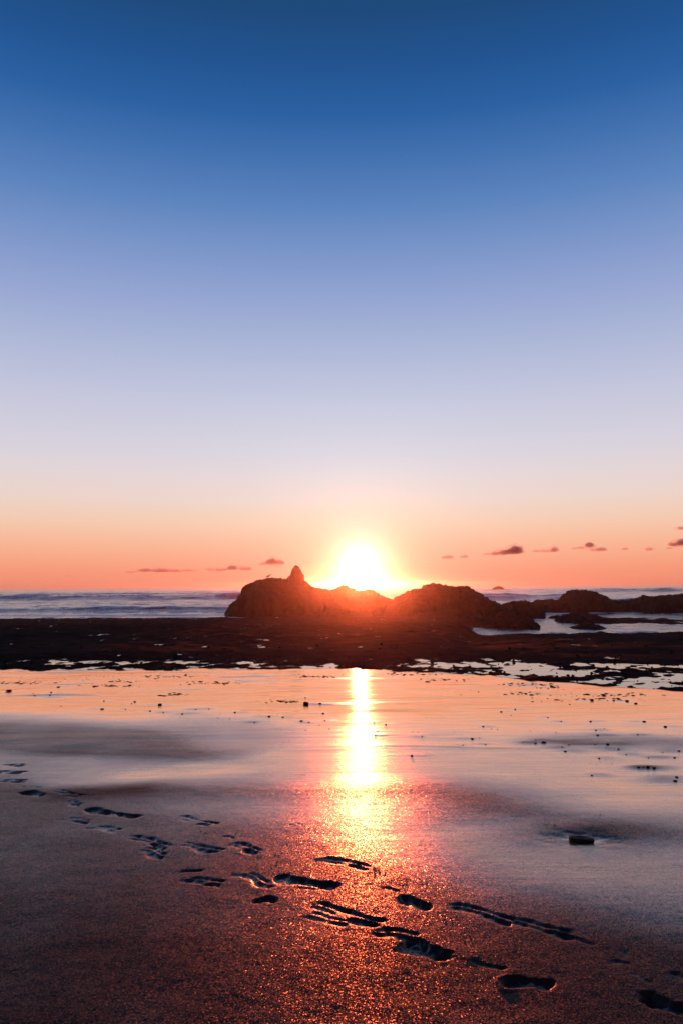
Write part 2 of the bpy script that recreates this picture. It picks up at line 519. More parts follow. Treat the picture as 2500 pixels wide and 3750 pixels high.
def sand_fields(x, y):
    z = sand_base(y)
    und = fbm(x * 0.35, y * 0.16, 3, 21)
    z = z + 0.012 * und * smooth(3, 7, y)
    # thin runnels and swash marks on the flat
    streak = fbm(x * 0.55 + 0.3 * y, y * 2.6 - 0.25 * x, 4, 31)
    z = z + 0.0050 * streak * smooth(5.0, 6.5, y)
    sw = y - (5.80 - 0.05 * x + 0.06 * vnoise(x * 1.1, x * 0, 44))
    z = z + 0.003 * np.exp(-(sw / 0.05) ** 2) * smooth(-0.2, 0.4, x) * (1 - smooth(1.2, 2.4, x)) \
        - 0.002 * smooth(-0.02, 0.25, sw) * smooth(-0.3, 0.4, x)
    # dry side: the film of water ends along a slanting line
    edge = line_y(x, [(-700, 2800), (0, 2860), (500, 2985), (1250, 3130), (1700, 3300), (2500, 3480), (3200, 3600)])
    rag = 0.16 * fbm(x * 1.3, y * 0.9, 3, 12)
    wet = 0.02 + 0.14 * smooth(2.4, 3.8, y) + 0.36 * smooth(-0.15, 0.75, y - edge + rag) + 0.36 * smooth(3.9, 5.6, y + rag * 2 + 0.15 * x) + 0.16 * smooth(5.5, 8.5, y + rag * 3)  # wetness also drops close by, imitating a vignette's darker foreground
    dark = np.zeros_like(x)
    dark += 1.00 * seg_mask(x, y, (-200, 2700), (250, 2720), (1.2, 0.75))
    dark += 0.75 * seg_mask(x, y, (250, 2725), (720, 2768), (0.45, 0.30))
    dark += 0.5 * seg_mask(x, y, (-100, 2640), (420, 2690), (0.7, 0.5))
    dark += 0.55 * seg_mask(x, y, (450, 2890), (1000, 2900), (0.6, 0.22))
    dark += 0.9 * seg_mask(x, y, (2170, 2712), (2700, 2728), (0.55, 0.33))
    dark += 0.62 * seg_mask(x, y, (1560, 2890), (2130, 3010), (0.40, 0.26))
    dark += 0.28 * seg_mask(x, y, (2150, 3060), (2600, 3060), (0.30, 0.16))
    dark += 0.35 * seg_mask(x, y, (700, 2610), (1000, 2690), (0.3, 0.5))
    for (sx_, sy_, sh_) in PEB_XY:                       # scour streaks drawn out beside each pebble
        q = (np.abs(x - sx_) < 12 * sh_ + 0.3) & (np.abs(y - sy_) < 0.5)
        if q.any():
            side = 1.0 if (int(sx_ * 37) % 2) else -0.6
            ex = (x[q] - sx_ - side * 4 * sh_) / (5.0 * sh_ + 0.03)
            ey = (y[q] - sy_ - 0.03) / (0.05 + 1.2 * sh_)
            dark[q] += 0.42 * np.exp(-ex ** 2 - ey ** 2)
    light = 0.9 * seg_mask(x, y, (330, 2868), (820, 2806), (0.30, 0.13)) + 0.6 * seg_mask(x, y, (820, 2806), (1150, 2760), (0.3, 0.15))
    light += 0.45 * seg_mask(x, y, (1800, 3150), (2500, 3260), (0.4, 0.30)) + 0.5 * seg_mask(x, y, (2150, 2960), (2600, 2900), (0.4, 0.25))
    light += 0.35 * seg_mask(x, y, (1500, 3060), (1950, 3010), (0.3, 0.08))
    st2 = fbm(x * 0.7 + 0.2 * y, y * 3.4 - 0.2 * x, 4, 37) + 0.5 * fbm(x * 0.3, y * 0.5, 2, 39)
    wet = wet - 0.65 * smooth(0.28, 0.75, st2) * smooth(7.0, 9.5, y)
    wet = wet - 0.64 * np.clip(dark, 0, 1.1) + 0.35 * light
    z = z + 0.006 * dark - 0.003 * light
    wet = np.minimum(wet, 0.76 + 0.24 * smooth(5.6, 8.0, y))  # cap holds the painted orange glow tint back on the nearer sand
    # a hollow scoured round the stone
    sx, sy = STONE_XY
    r = np.sqrt(((x - sx - 0.015) / 0.135) ** 2 + ((y - sy - 0.035) / 0.085) ** 2) + 0.35 * vnoise(x * 14, y * 14, 77) + 0.15 * vnoise(x * 40, y * 40, 78)
    z = z - 0.016 * np.exp(-r ** 2)
    wet = np.maximum(wet, 0.72 * np.exp(-(np.maximum(r, 0) / 0.95) ** 4))
    # coarse texture of trampled damp sand
    dry = np.clip(1 - wet, 0, 1) * (1 - smooth(5.5, 7.5, y))
    z = z + dry * (0.0013 * fbm(x * 9, y * 9, 4, 51) + 0.002 * fbm(x * 2.2, y * 2.2, 2, 61))
    near = (y < 6.5) & (y > 1.2)
    xn, yn, zz, ww = x[near], y[near], np.zeros(near.sum()), np.zeros(near.sum())
    wob = vnoise(xn * 9, yn * 9, 71) * 0.34 + vnoise(xn * 26, yn * 26, 72) * 0.20 + vnoise(xn * 60, yn * 60, 73) * 0.10
    for i, (p1, p2, wf, dep) in enumerate(PRINTS):
        a, b = np.array(G(*p1)), np.array(G(*p2))
        d = b - a
        L = np.hypot(*d)
        d /= L
        sel = (np.abs(xn - (a[0] + b[0]) / 2) < L + 0.25) & (np.abs(yn - (a[1] + b[1]) / 2) < L + 0.25)
        X, Y = xn[sel] - a[0], yn[sel] - a[1]
        u = (X * d[0] + Y * d[1]) / L
        v = -X * d[1] + Y * d[0] + 0.016 * np.sin(u * 3.0 + i) + 0.014 * vnoise(xn[sel] * 7, yn[sel] * 7, 200 + i)
        half = 0.047 * wf * (0.90 + 0.22 * np.cos((u - 0.22) * 2 * np.pi)) * min(1.0, 0.55 + L / 0.45)
        uu = (u - 0.5) * L
        capd = np.maximum(np.abs(uu) - (L / 2 - half * 0.9), 0)
        q = np.sqrt(capd ** 2 + v ** 2) / half + wob[sel]
        inside = 1 - smooth(0.72 if wf >= 1.0 else 0.5, 1.06, q)
        rim = np.exp(-((q - 1.18) / 0.16) ** 2)
        heel = 0.62 + 0.40 * smooth(0.5, 0.95, u) + 0.20 * (u < 0.3) * smooth(0.35, 0.15, u) + 0.5 * vnoise(xn[sel] * 15, yn[sel] * 15, 90 + i) + 0.35 * vnoise(xn[sel] * 42, yn[sel] * 42, 130 + i)
        ramp = (0.35 + 0.65 * smooth(-0.9, 0.3, v / half)) if wf >= 1.0 else (0.05 + 0.95 * smooth(0.1, 0.95, v / half))
        inside = inside * ramp
        dep = dep * 0.56
        cur = zz[sel]
        if wf < 1.0 and L > 0.14:      # the heel sinks in once more, beside the dragged edge
            hq = np.sqrt(((u - 0.74) * L / 0.058) ** 2 + ((v + 0.030) / 0.026) ** 2) + 1.6 * wob[sel]
            hin = (1 - smooth(0.55, 1.05, hq)) * (0.25 + 0.75 * smooth(-0.05, 0.0, v + 0.012))
            bq = np.sqrt(((u - 0.30) * L / 0.070) ** 2 + ((v + 0.026) / 0.030) ** 2) + 1.6 * wob[sel]
            bin_ = 0.55 * (1 - smooth(0.5, 1.05, bq)) * smooth(-0.045, 0.0, v)
            inside = np.maximum(inside, np.maximum(hin * 0.8, bin_))
        zz[sel] = np.minimum(cur, -dep * inside * heel) + np.where(cur > -0.004, rim * dep * 0.12, 0)
        ww[sel] = np.maximum(ww[sel], inside * 0.25)
    z[near] += zz
    wet[near] = wet[near] + ww
    # the sand dips under the pools of the reef edge
    z = z - 0.11 * smooth(-0.25, 0.75, y - y_edge(x)) - 0.9 * smooth(14, 30, y)
    return z, np.clip(wet, 0, 1)


def build_sand():
    ys = [1.5]
    while ys[-1] < 6.5:
        ys.append(ys[-1] + 0.0030 * ys[-1])
    while ys[-1] < 40:
        ys.append(ys[-1] + 0.0062 * ys[-1])
    ys = np.array([-40, -20, -10, -5, -2, 0, 0.7, 1.2] + ys)
    t = np.linspace(-1, 1, 720)
    u = 0.33 * t + 0.67 * t ** 3
    W = 2.0 + 0.72 * np.maximum(ys, 1.5) + 3.0 * np.maximum(1.5 - ys, 0)
    x = (W[:, None] * u[None, :]).ravel()
    y = np.repeat(ys, len(u))
    z, wet = sand_fields(x, y)
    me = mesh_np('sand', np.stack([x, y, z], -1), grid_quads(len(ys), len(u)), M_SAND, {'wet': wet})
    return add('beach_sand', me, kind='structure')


build_sand()

# ------------------------------------------------------------------ reef, pools, sea
REEF_L = [(8, 1.55), (12, 1.63), (13.2, 1.665), (15, 1.71), (18, 1.735), (25, 1.56), (35, 1.10), (45, 0.70), (55, 0.42), (64, 0.18), (70, 0.0), (76, -0.5), (90, -1.2)]
REEF_R = [(8, 1.55), (12, 1.63), (13.2, 1.66), (15, 1.69), (18, 1.60), (22, 1.32), (30, 0.82), (38, 0.40), (43, 0.10), (46, -0.14), (53, -0.16), (57, 0.0), (62, 0.02), (70, -0.1), (76, -0.5), (90, -1.2)]
POOL_Z = 1.632


def sea_pool(x, y, p1, p2, w):
    a, b = [P(q[0], q[1], CAM_Z / (-ray(*q).z / ray(*q).y)) for q in (p1, p2)]
    ax, ay, bx, by = a[0] / w[0], a[1] / w[1], b[0] / w[0], b[1] / w[1]
    X, Y = x / w[0], y / w[1]
    dx, dy = bx - ax, by - ay
    t = np.clip(((X - ax) * dx + (Y - ay) * dy) / (dx * dx + dy * dy + 1e-9), 0, 1)
    return np.exp(-((X - ax - t * dx) ** 2 + (Y - ay - t * dy) ** 2))


def reef_height(x, y):
    l = np.interp(y, *zip(*REEF_L)); r = np.interp(y, *zip(*REEF_R))
    s = smooth(0.135, 0.175, x / np.maximum(y, 1) + 0.018 * vnoise(y * 0.3, y * 0, 8))
    base = l * (1 - s) + r * s
    amp = 0.030 + 0.17 * smooth(15, 30, y)
    n = fbm(x * 0.33, y * 0.33, 5, 101) * 0.7 + ridged(x * 0.8, y * 0.55, 4, 111) * 0.3
    z = base + amp * n + 0.05 * smooth(14, 18, y) * fbm(x * 1.7, y * 1.7, 4, 121)
    ye = y_edge(x)
    rub = fbm(x * 0.9, y * 1.1, 5, 131, 0.66) * 0.045 + ridged(x * 2.6, y * 1.9, 4, 141) * 0.040
    frn = 1 - smooth(1.4 + 1.6 * smooth(0.5, 3, x), 2.4 + 2.2 * smooth(0.5, 3, x), y - ye)
    wide = smooth(0.5, 3.0, x)
    zf = POOL_Z - 0.010 - 0.010 * wide + rub - 0.07 * (1 - smooth(-0.9, 0.2, y - ye + 0.5 * vnoise(x * 1.5, y * 2, 151)))
    z = z * (1 - frn) + zf * frn
    for p1, p2, w, dep in (((1990, 2268), (2060, 2285), (1.6, 3.2), 0.5), ((1800, 2238), (1826, 2246), (0.9, 1.6), 0.5),
                           ((2270, 2252), (2520, 2262), (3.0, 2.0), 0.5), ((1572, 2289), (1625, 2287), (0.5, 0.8), 0.75),
                           ((1785, 2264), (1803, 2264), (0.45, 0.8), 0.5), ((1120, 2277), (1160, 2267), (0.5, 0.8), 0.3),
                           ((1640, 2264), (1642, 2264), (0.2, 0.6), 0.6), ((1650, 2277), (1656, 2277), (0.3, 0.5), 0.5)):
        z = z - dep * sea_pool(x, y, p1, p2, w)
    return z


def build_reef():
    ys = [8.0]
    while ys[-1] < 90:
        ys.append(ys[-1] + 0.0058 * ys[-1])
    ys = np.array(ys)
    u = np.linspace(-1, 1, 520)
    W = 3.0 + 0.62 * ys
    x = (W[:, None] * u[None, :]).ravel()
    y = np.repeat(ys, len(u))
    z = reef_height(x, y)
    return add('reef', mesh_np('reef', np.stack([x, y, z], -1), grid_quads(len(ys), len(u)), M_REEF), kind='structure')


build_reef()


def build_pool():
    v = [(-18, 9.5, POOL_Z), (1.5, 7.2, POOL_Z), (18, 7.2, POOL_Z), (20, 15.5, POOL_Z), (-20, 15.5, POOL_Z)]
    me = bpy.data.meshes.new('tide_pool')
    me.from_pydata(v, [], [(0, 1, 2, 3, 4)])
    me.materials.append(M_POOL)
    return add('tide_pool', me, kind='structure')


build_pool()

BREAKERS = [  # distance, height, front length, back length, x from, x to, wobble
    (165, 1.15, 5.0, 12, -400, -12, 4.0, 1),
    (222, 0.95, 8, 20, -400, 10, 8.0, 2),
    (90, 0.50, 2.2, 6.0, -200, -6, 2.0, 3),
    (77.5, 0.16, 1.0, 3.0, -200, -4, 1.3, 8),
    (140, 1.35, 5.0, 10, 22, 46, 2.5, 4),
    (255, 1.35, 9, 26, 72, 400, 8.0, 5),
    (112, 0.75, 3.0, 6, 36, 200, 2.5, 6),
    (340, 0.45, 12, 30, -600, 600, 14.0, 7),
]


def sea_fields(x, y):
    near = 1 - smooth(60, 110, y)
    z = (0.24 * fbm(x * 0.09, y * 0.13, 4, 201) + 0.16 * ridged(x * 0.13, y * 0.22, 3, 203)) * smooth(64, 110, y) + 0.015 * fbm(x * 0.6, y * 1.2, 3, 205)
    z = z + 0.18 * fbm(x * 0.012, y * 0.03, 3, 211) * smooth(150, 400, y)
    foam = 0.10 + 0.38 * smooth(-0.2, 0.6, fbm(x * 0.045, y * 0.11, 4, 221)) * (1 - smooth(135, 165, y))
    foam = foam + 0.22 * (smooth(66, 78, y) * (1 - smooth(84, 96, y)))
    foam = foam * (1 - 0.9 * smooth(165, 260, y)) * (0.15 + 0.85 * smooth(58, 66, y))
    for (d, h, fl, bl, x0, x1, wob, sd) in BREAKERS:
        soft = 6 if h < 2.2 else 20
        ex = smooth(x0 - soft, x0 + soft, x) * (1 - smooth(x1 - soft, x1 + soft, x))
        c = d + wob * vnoise(x * 0.03, x * 0 + sd, sd) + 0.35 * wob * vnoise(x * 0.13, x * 0 + sd, sd + 30)
        hh = h * ex * (0.86 + 0.30 * vnoise(x * 0.07, x * 0 + sd, sd + 50) + 0.10 * vnoise(x * 0.6, x * 0 + sd, sd + 60))
        s = y - c
        prof = np.where(s < 0, np.exp(-(s / fl) ** 2 * 1.6), np.exp(-(s / bl) ** 2))
        z = z + hh * prof * (1 + 0.06 * fbm(x * 0.9, y * 0.9, 3, sd + 70))
        lip = np.exp(-((s + 0.12 * fl) / (0.30 * fl)) ** 2) * ex
        brk = smooth(-0.35, 0.35, vnoise(x * 0.045, x * 0 + 2.0, sd + 80) + 0.2)
        if h > 0.6:
            foam = foam * (1 - 0.9 * ex * np.exp(-((s + 0.7 * fl) / (0.62 * fl)) ** 2))
            foam = np.maximum(foam, lip * (0.3 + 0.7 * brk) * 0.85)
            foam = np.maximum(foam, 0.44 * ex * np.exp(-((s - 0.5 * bl) / (0.6 * bl)) ** 2) * brk)
        else:
            foam = foam * (1 - 0.5 * ex * np.exp(-((s + 0.9 * fl) / (0.6 * fl)) ** 2))
            foam = np.maximum(foam, lip * 0.55 * (0.6 + 0.4 * brk))
    # surf washing round the foot of the tall rock
    foam = np.maximum(foam, 0.66 * np.exp(-((x + 8.5) / 4.5) ** 2 - ((y - 69.5) / 2.4) ** 2))
    foam = np.maximum(foam, 0.68 * np.exp(-((y - 71.5 + 1.5 * vnoise(x * 0.08, x * 0, 300)) / 1.8) ** 2) * (x < 2))
    right = smooth(6, 10, x) * (1 - smooth(56, 64, y))
    foam = np.maximum(foam, right * (0.24 + 0.26 * smooth(0, 0.6, fbm(x * 0.2, y * 0.8, 3, 231))))
    return z, np.clip(foam, 0, 1)


def build_sea():
    ys = [36.0]
    while ys[-1] < 420:
        ys.append(ys[-1] + 0.0040 * ys[-1])
    while ys[-1] < 900:
        ys.append(ys[-1] * 1.035)
    ys = np.array(ys)
    u = np.linspace(-1, 1, 520)
    u = 0.7 * u + 0.3 * u ** 3
    W = 14.0 + 0.85 * ys
    x = (W[:, None] * u[None, :]).ravel()
    y = np.repeat(ys, len(u))
    z, foam = sea_fields(x, y)
    return add('sea', mesh_np('sea', np.stack([x, y, z], -1), grid_quads(len(ys), len(u)), M_SEA, {'foam': foam}), kind='structure')


build_sea()


# ------------------------------------------------------------------ rocks
def build_rock(name, comps, res, zbottom, amp, seed, label, mat=M_ROCK, freq=0.9, parent=None):
    """comps: (outline in the photograph, distance, half depth, squareness). A ridge with that skyline and a rounded depth."""
    world = []
    for pts, y0, dep, pw in comps:
        w = [P(px, py, y0) for px, py in pts]
        world.append(([q[0] for q in w], [q[2] for q in w], y0, dep, pw))
    xmin = min(min(w[0]) for w in world) - 0.3
    xmax = max(max(w[0]) for w in world) + 0.3
    ymin = min(w[2] - w[3] for w in world) - 0.2
    ymax = max(w[2] + w[3] for w in world) + 0.2
    nx, ny = int((xmax - xmin) / res) + 2, int((ymax - ymin) / (res * 1.5)) + 2
    xs, ys = np.linspace(xmin, xmax, nx), np.linspace(ymin, ymax, ny)
    X, Y = np.meshgrid(xs, ys)
    Z = np.full_like(X, zbottom)
    for k, (wx, wz, y0, dep, pw) in enumerate(world):
        prof = np.interp(X, wx, wz, left=zbottom, right=zbottom)
        prof = prof + amp * (0.55 * ridged(X * 2.2 * freq, X * 0 + k, 4, seed + 20) + 0.3 * vnoise(X * 0.9 * freq, X * 0, seed + 25)) * smooth(zbottom + 0.4, zbottom + 1.4, prof)
        tall = np.clip((prof - zbottom) / (max(wz) - zbottom), 0.02, 1)
        cy = y0 + dep * 0.22 * vnoise(X * 0.45 / max(res * 12, 0.3), X * 0, seed + k)
        d = dep * tall ** 0.55 * (1 + 0.22 * vnoise(X * 0.8 / max(res * 10, 0.3), X * 0 + 4, seed + 9 + k))
        v = np.clip(np.abs(Y - cy) / d, 0, 1)
        zz = zbottom + (prof - zbottom) * (1 - v ** pw) ** 0.62
        Z = np.maximum(Z, zz)
    gy, gx = np.gradient(Z, ys, xs)
    N = np.stack([-gx, -gy, np.ones_like(Z)], -1)
    N /= np.linalg.norm(N, axis=-1, keepdims=True)
    p = np.stack([X, Y, Z], -1).reshape(-1, 3)
    disp = fbm3(p, freq, 6, seed, 0.6) + 0.5 * (1 - 2 * np.abs(fbm3(p, freq * 1.7, 4, seed + 40)))
    lift = smooth(0.0, 0.5, (Z - zbottom)).reshape(-1)
    disp = disp + 0.42 * (1 - 2 * np.abs(fbm3(p, freq * 3.6, 3, seed + 60))) + 0.30 * fbm3(p, freq * 8, 2, seed + 80)
    p = p + N.reshape(-1, 3) * (amp * 0.85 * (disp - disp.mean()) * lift)[:, None]
    o = add(name, mesh_np(name, p, grid_quads(ny, nx), mat), label=label, category=None if parent else 'rock', parent=parent)
    return o


long_rock = build_rock('sea_rock', [
    ([(832, 2275), (836, 2245), (848, 2218), (880, 2182), (897, 2152), (915, 2142), (945, 2132), (985, 2123), (1022, 2121), (1042, 2128), (1065, 2132),
      (1110, 2142), (1150, 2158), (1178, 2159), (1200, 2163), (1206, 2169), (1232, 2158), (1258, 2150), (1290, 2158), (1312, 2166), (1345, 2163),
      (1372, 2174), (1400, 2190), (1428, 2200), (1450, 2210), (1480, 2245), (1500, 2275)], 77, 6.5, 2.3),
    ([(960, 2276), (1010, 2262), (1100, 2250), (1220, 2240), (1340, 2245), (1460, 2260), (1520, 2290)], 71, 3.0, 2.0),
], 0.085, -0.5, 0.30, 500, 'long dark sea rock with a pointed pinnacle, below the setting sun')
build_rock('pinnacle', [
    ([(1024, 2170), (1042, 2130), (1058, 2114), (1064, 2110), (1067, 2096), (1072, 2082), (1079, 2077), (1085, 2071), (1092, 2078), (1098, 2086), (1104, 2098), (1109, 2104), (1113, 2114),
      (1115, 2129), (1120, 2131), (1128, 2141), (1145, 2155), (1165, 2172), (1185, 2200)], 76.2, 2.3, 2.0),
], 0.05, 0.8, 0.17, 520, 'pointed pinnacle of the long rock', freq=1.6, parent=long_rock)
build_rock('sea_rock', [
    ([(1405, 2240), (1447, 2197), (1475, 2181), (1500, 2171), (1530, 2164), (1550, 2158), (1556, 2146), (1580, 2141), (1612, 2145), (1642, 2149), (1662, 2157),
      (1715, 2158), (1740, 2170), (1775, 2195), (1810, 2210), (1835, 2223), (1855, 2250)], 69, 5.5, 2.3),
    ([(1420, 2300), (1470, 2270), (1540, 2252), (1640, 2248), (1730, 2250), (1800, 2275), (1815, 2300)], 60.5, 4.0, 2.0),
], 0.09, -0.4, 0.30, 540, 'broad humped sea rock just right of the sun, knob on top')
build_rock('low_rock', [
    ([(1812, 2260), (1838, 2226), (1870, 2212), (1900, 2208), (1940, 2213), (1965, 2224), (1985, 2250)], 70, 3.5, 2.2),
    ([(1690, 2335), (1740, 2292), (1800, 2262), (1850, 2252), (1900, 2254), (1932, 2266), (1958, 2286), (2005, 2300), (2040, 2312), (2058, 2328)], 54, 4.2, 1.8),
], 0.075, -0.3, 0.42, 560, 'low weedy rock sloping into the water channel, below the small far islet')
build_rock('dome_rock', [
    ([(1940, 2250), (1965, 2206), (1992, 2200), (2030, 2204), (2060, 2196), (2076, 2182), (2096, 2172), (2130, 2167), (2160, 2169), (2192, 2181), (2222, 2201),
      (2262, 2204), (2300, 2206), (2330, 2230), (2345, 2260)], 82, 5.0, 2.3),
], 0.09, -0.4, 0.40, 580, 'dark dome-topped rock with low shoulders, right of the humped rock')
build_rock('shore_rock', [
    ([(2275, 2262), (2310, 2218), (2332, 2200), (2356, 2192), (2370, 2187), (2386, 2193), (2430, 2190), (2462, 2185), (2500, 2183), (2560, 2178), (2640, 2195), (2700, 2240)], 80, 5.0, 2.3),
], 0.09, -0.4, 0.40, 600, 'long dark rock running out of the right edge of the picture')
build_rock('flat_rock', [
    ([(2030, 2295), (2050, 2262), (2085, 2250), (2130, 2247), (2172, 2253), (2205, 2266), (2250, 2272), (2330, 2270), (2420, 2275), (2520, 2272), (2620, 2280), (2660, 2310)], 60, 3.2, 2.0),
], 0.085, -0.3, 0.28, 620, 'long flat rock lying in the water in front of the dome-topped rock')
build_rock('small_rock', [
    ([(2035, 2330), (2065, 2313), (2085, 2304), (2112, 2292), (2150, 2283), (2190, 2289), (2225, 2305), (2255, 2322), (2270, 2335)], 51, 2.2, 2.0),
], 0.06, -0.3, 0.14, 640, 'small peaked black rock standing in the nearest water channel', freq=1.4)
for pts, yy, sd, lab in (
        ([(2000, 2272), (2016, 2258), (2038, 2253), (2060, 2257), (2072, 2272)], 66, 641, 'little rock lapped by water at the left tip of the flat rock'),
        ([(2235, 2266), (2250, 2256), (2275, 2253), (2300, 2258), (2318, 2266)], 72, 642, 'little rock in the water right below the dome-topped rock'),
        ([(2380, 2284), (2400, 2268), (2425, 2263), (2450, 2268), (2470, 2284)], 63, 643, 'little rock in the water close to the right edge')):
    build_rock('small_rock', [(pts, yy, 1.0, 2.0)], 0.06, -0.3, 0.10, sd, lab, freq=1.6)
build_rock('islet', [
    ([(1796, 2172), (1800, 2160), (1808, 2153), (1820, 2147), (1834, 2150), (1846, 2159), (1852, 2172)], 430, 5, 2.2),
], 0.25, -1.0, 0.35, 660, 'tiny dark islet out at sea below the horizon', freq=0.4)


# ------------------------------------------------------------------ gull
def build_gull():
    rings = [  # along the body: x, z, half width, half height
        (-0.235, 0.085, 0.008, 0.004), (-0.19, 0.100, 0.028, 0.010), (-0.13, 0.128, 0.045, 0.030), (-0.07, 0.152, 0.060, 0.052),
        (0.00, 0.178, 0.068, 0.064), (0.055, 0.205, 0.062, 0.062), (0.095, 0.238, 0.045, 0.048), (0.115, 0.268, 0.035, 0.036),
        (0.132, 0.292, 0.034, 0.033), (0.158, 0.302, 0.030, 0.029), (0.180, 0.300, 0.018, 0.017), (0.196, 0.296, 0.010, 0.010),
        (0.222, 0.290, 0.008, 0.008), (0.244, 0.281, 0.003, 0.004)]
    n = 14
    verts, faces = [], []
    for x, z, w, h in rings:
        for k in range(n):
            a = 2 * math.pi * k / n
            verts.append((x, w * math.cos(a), z + h * math.sin(a)))
    for i in range(len(rings) - 1):
        for k in range(n):
            faces.append((i * n + k, i * n + (k + 1) % n, (i + 1) * n + (k + 1) % n, (i + 1) * n + k))
    faces.append(tuple(range(n))[::-1]); faces.append(tuple((len(rings) - 1) * n + k for k in range(n)))
    for s in (-1, 1):   # legs grow out of the belly
        b = len(verts)
        path = [(0.005, 0.026 * s, 0.135, 0.014), (0.0, 0.028 * s, 0.07, 0.007), (0.006, 0.028 * s, 0.006, 0.006), (0.05, 0.030 * s, 0.004, 0.010)]
        for j, (x, y, z, r) in enumerate(path):
            for k in range(6):
                a = 2 * math.pi * k / 6
                verts.append((x + (r * math.cos(a) if j < 2 else 0), y + r * math.sin(a) * (1.6 if j == 3 else 1), z + (0 if j < 2 else 0.004 * math.cos(a))))
        for i in range(3):
            for k in range(6):
                faces.append((b + i * 6 + k, b + i * 6 + (k + 1) % 6, b + (i + 1) * 6 + (k + 1) % 6, b + (i + 1) * 6 + k))
    me = bpy.data.meshes.new('gull')
    me.from_pydata(verts, [], faces)
    me.materials.append(make_plain('gull_plumage', (0.05, 0.045, 0.045), 0.9, 30))
    for p in me.polygons: p.use_smooth = True
    root = add('gull', me, label='lone gull standing on the humped back of the long rock', category='bird')
    wm = make_plain('gull_wing', (0.03, 0.03, 0.032), 0.9, 30)
    for s in (-1, 1):   # folded wings
        v, f = [], []
        prof = [(-0.27, 0.098, 0.012, 0.004), (-0.18, 0.128, 0.045, 0.012), (-0.09, 0.165, 0.062, 0.030), (0.0, 0.195, 0.072, 0.042), (0.06, 0.212, 0.058, 0.030), (0.085, 0.218, 0.040, 0.008)]
        for x, z, w, h in prof:
            for k in range(6):
                a = -0.7 + 2.0 * k / 5
                v.append((x, s * (w * math.cos(a) + 0.006), z + h * math.sin(a)))
            v.append((x, s * w * 0.4, z))
        for i in range(len(prof) - 1):
            for k in range(7):
                f.append((i * 7 + k, i * 7 + (k + 1) % 7, (i + 1) * 7 + (k + 1) % 7, (i + 1) * 7 + k))
        wme = bpy.data.meshes.new('wing'); wme.from_pydata(v, [], f); wme.materials.append(wm)
        add('wing', wme, parent=root)
    return root


bpy.context.view_layer.update()
dg = bpy.context.evaluated_depsgraph_get()
gull = build_gull()
gx, gy, _ = P(983, 2120, 77)
best = None
for k in range(-60, 61):          # the crest of the rock as it is seen from the beach
    yy = 77 + k * 0.08
    hit, loc, *_r = scene.ray_cast(dg, (gx * yy / 77, yy, 30), (0, 0, -1))
    if hit and (best is None or (loc.z - CAM_Z) / yy > (best.z - CAM_Z) / best.y):
        best = loc.copy()
gull.location = (best.x, best.y, best.z - 0.07)
gull.rotation_euler.z = math.radians(18)
gull.scale = (1.3, 1.7, 1.35)

# ------------------------------------------------------------------ stones and pebbles
def stone_mesh(name, sx, sy, sz, seed, sub=2, square=0.0, amp=0.22, mat=M_STONE):
    bm = bmesh.new()
    bmesh.ops.create_icosphere(bm, subdivisions=sub, radius=1.0)
    co = np.array([v.co[:] for v in bm.verts])
    if square > 0:
        m = np.max(np.abs(co), axis=1, keepdims=True)
        co = co * (1 - square) + co / m * square
    co = co * (1 + amp * fbm3(co, 1.3, 3, seed))[:, None]
    co = co * np.array([sx, sy, sz])
    for v, c in zip(bm.verts, co):
        v.co = c
    for f in bm.faces: f.smooth = sub > 1
    me = bpy.data.meshes.new(name)
    bm.to_mesh(me); bm.free()
    me.materials.append(mat)
    return me


def sand_z(x, y):
    z, w = sand_fields(np.array([x, x + 1e-4], dtype=float), np.array([y, y], dtype=float))
    return float(z[0])


sx, sy = STONE_XY
o = add('beach_stone', stone_mesh('beach_stone', 0.050, 0.024, 0.0125, 901, 4, 1.0, 0.20),
        (sx, sy + 0.02, sand_z(sx, sy) + 0.007), label='dark oblong stone lying in its own hollow, largest on the near sand', category='stone')
o.rotation_euler = (0.05, 0.06, math.radians(-7))

SPECIAL = {(4, 1405, 223): 'largest stone on the mirror-wet sand, left of the sun\'s reflection',
           (4, 735, 227): 'low flat pebble on the wet sand, far left of the largest stone',
           (4, 40, 164): 'long flat dark pebble at the left edge of the wet sand',
           (5, 322, 463): 'lone pebble just right of the sun\'s reflection at the swash line',
           (5, 600, 381): 'round pebble alone mid-right on the orange wet sand',
           (5, 1407, 516): 'middle pebble of the three touching at the right edge',
           (5, 1435, 519): 'rightmost pebble of the three touching at the right edge',
           (5, 1365, 516): 'leftmost pebble of the three touching at the right edge',
           (5, 1533, 577): 'nearest pebble at the right edge of the wet sand'}
def ZONE(zone, zx, zy):
    px = (0 if zone == 4 else 1250) + zx * 0.797
    py = 2400 + zy * 0.797
    if px < 500: return 'small dark pebble near the left edge of the wet sand'
    if px < 1000: return 'small dark pebble left of the largest stone on the wet sand'
    if px < 1290: return 'small dark pebble close to the left of the sun\'s reflection'
    if px < 1480: return 'small dark pebble close to the right of the sun\'s reflection'
    if py < 2590: return 'small dark pebble far right, just below the reef\'s pools'
    if px < 1960: return 'small dark pebble on orange sand between sun reflection and dark patch'
    return 'small dark pebble round the dark patch by the right edge'


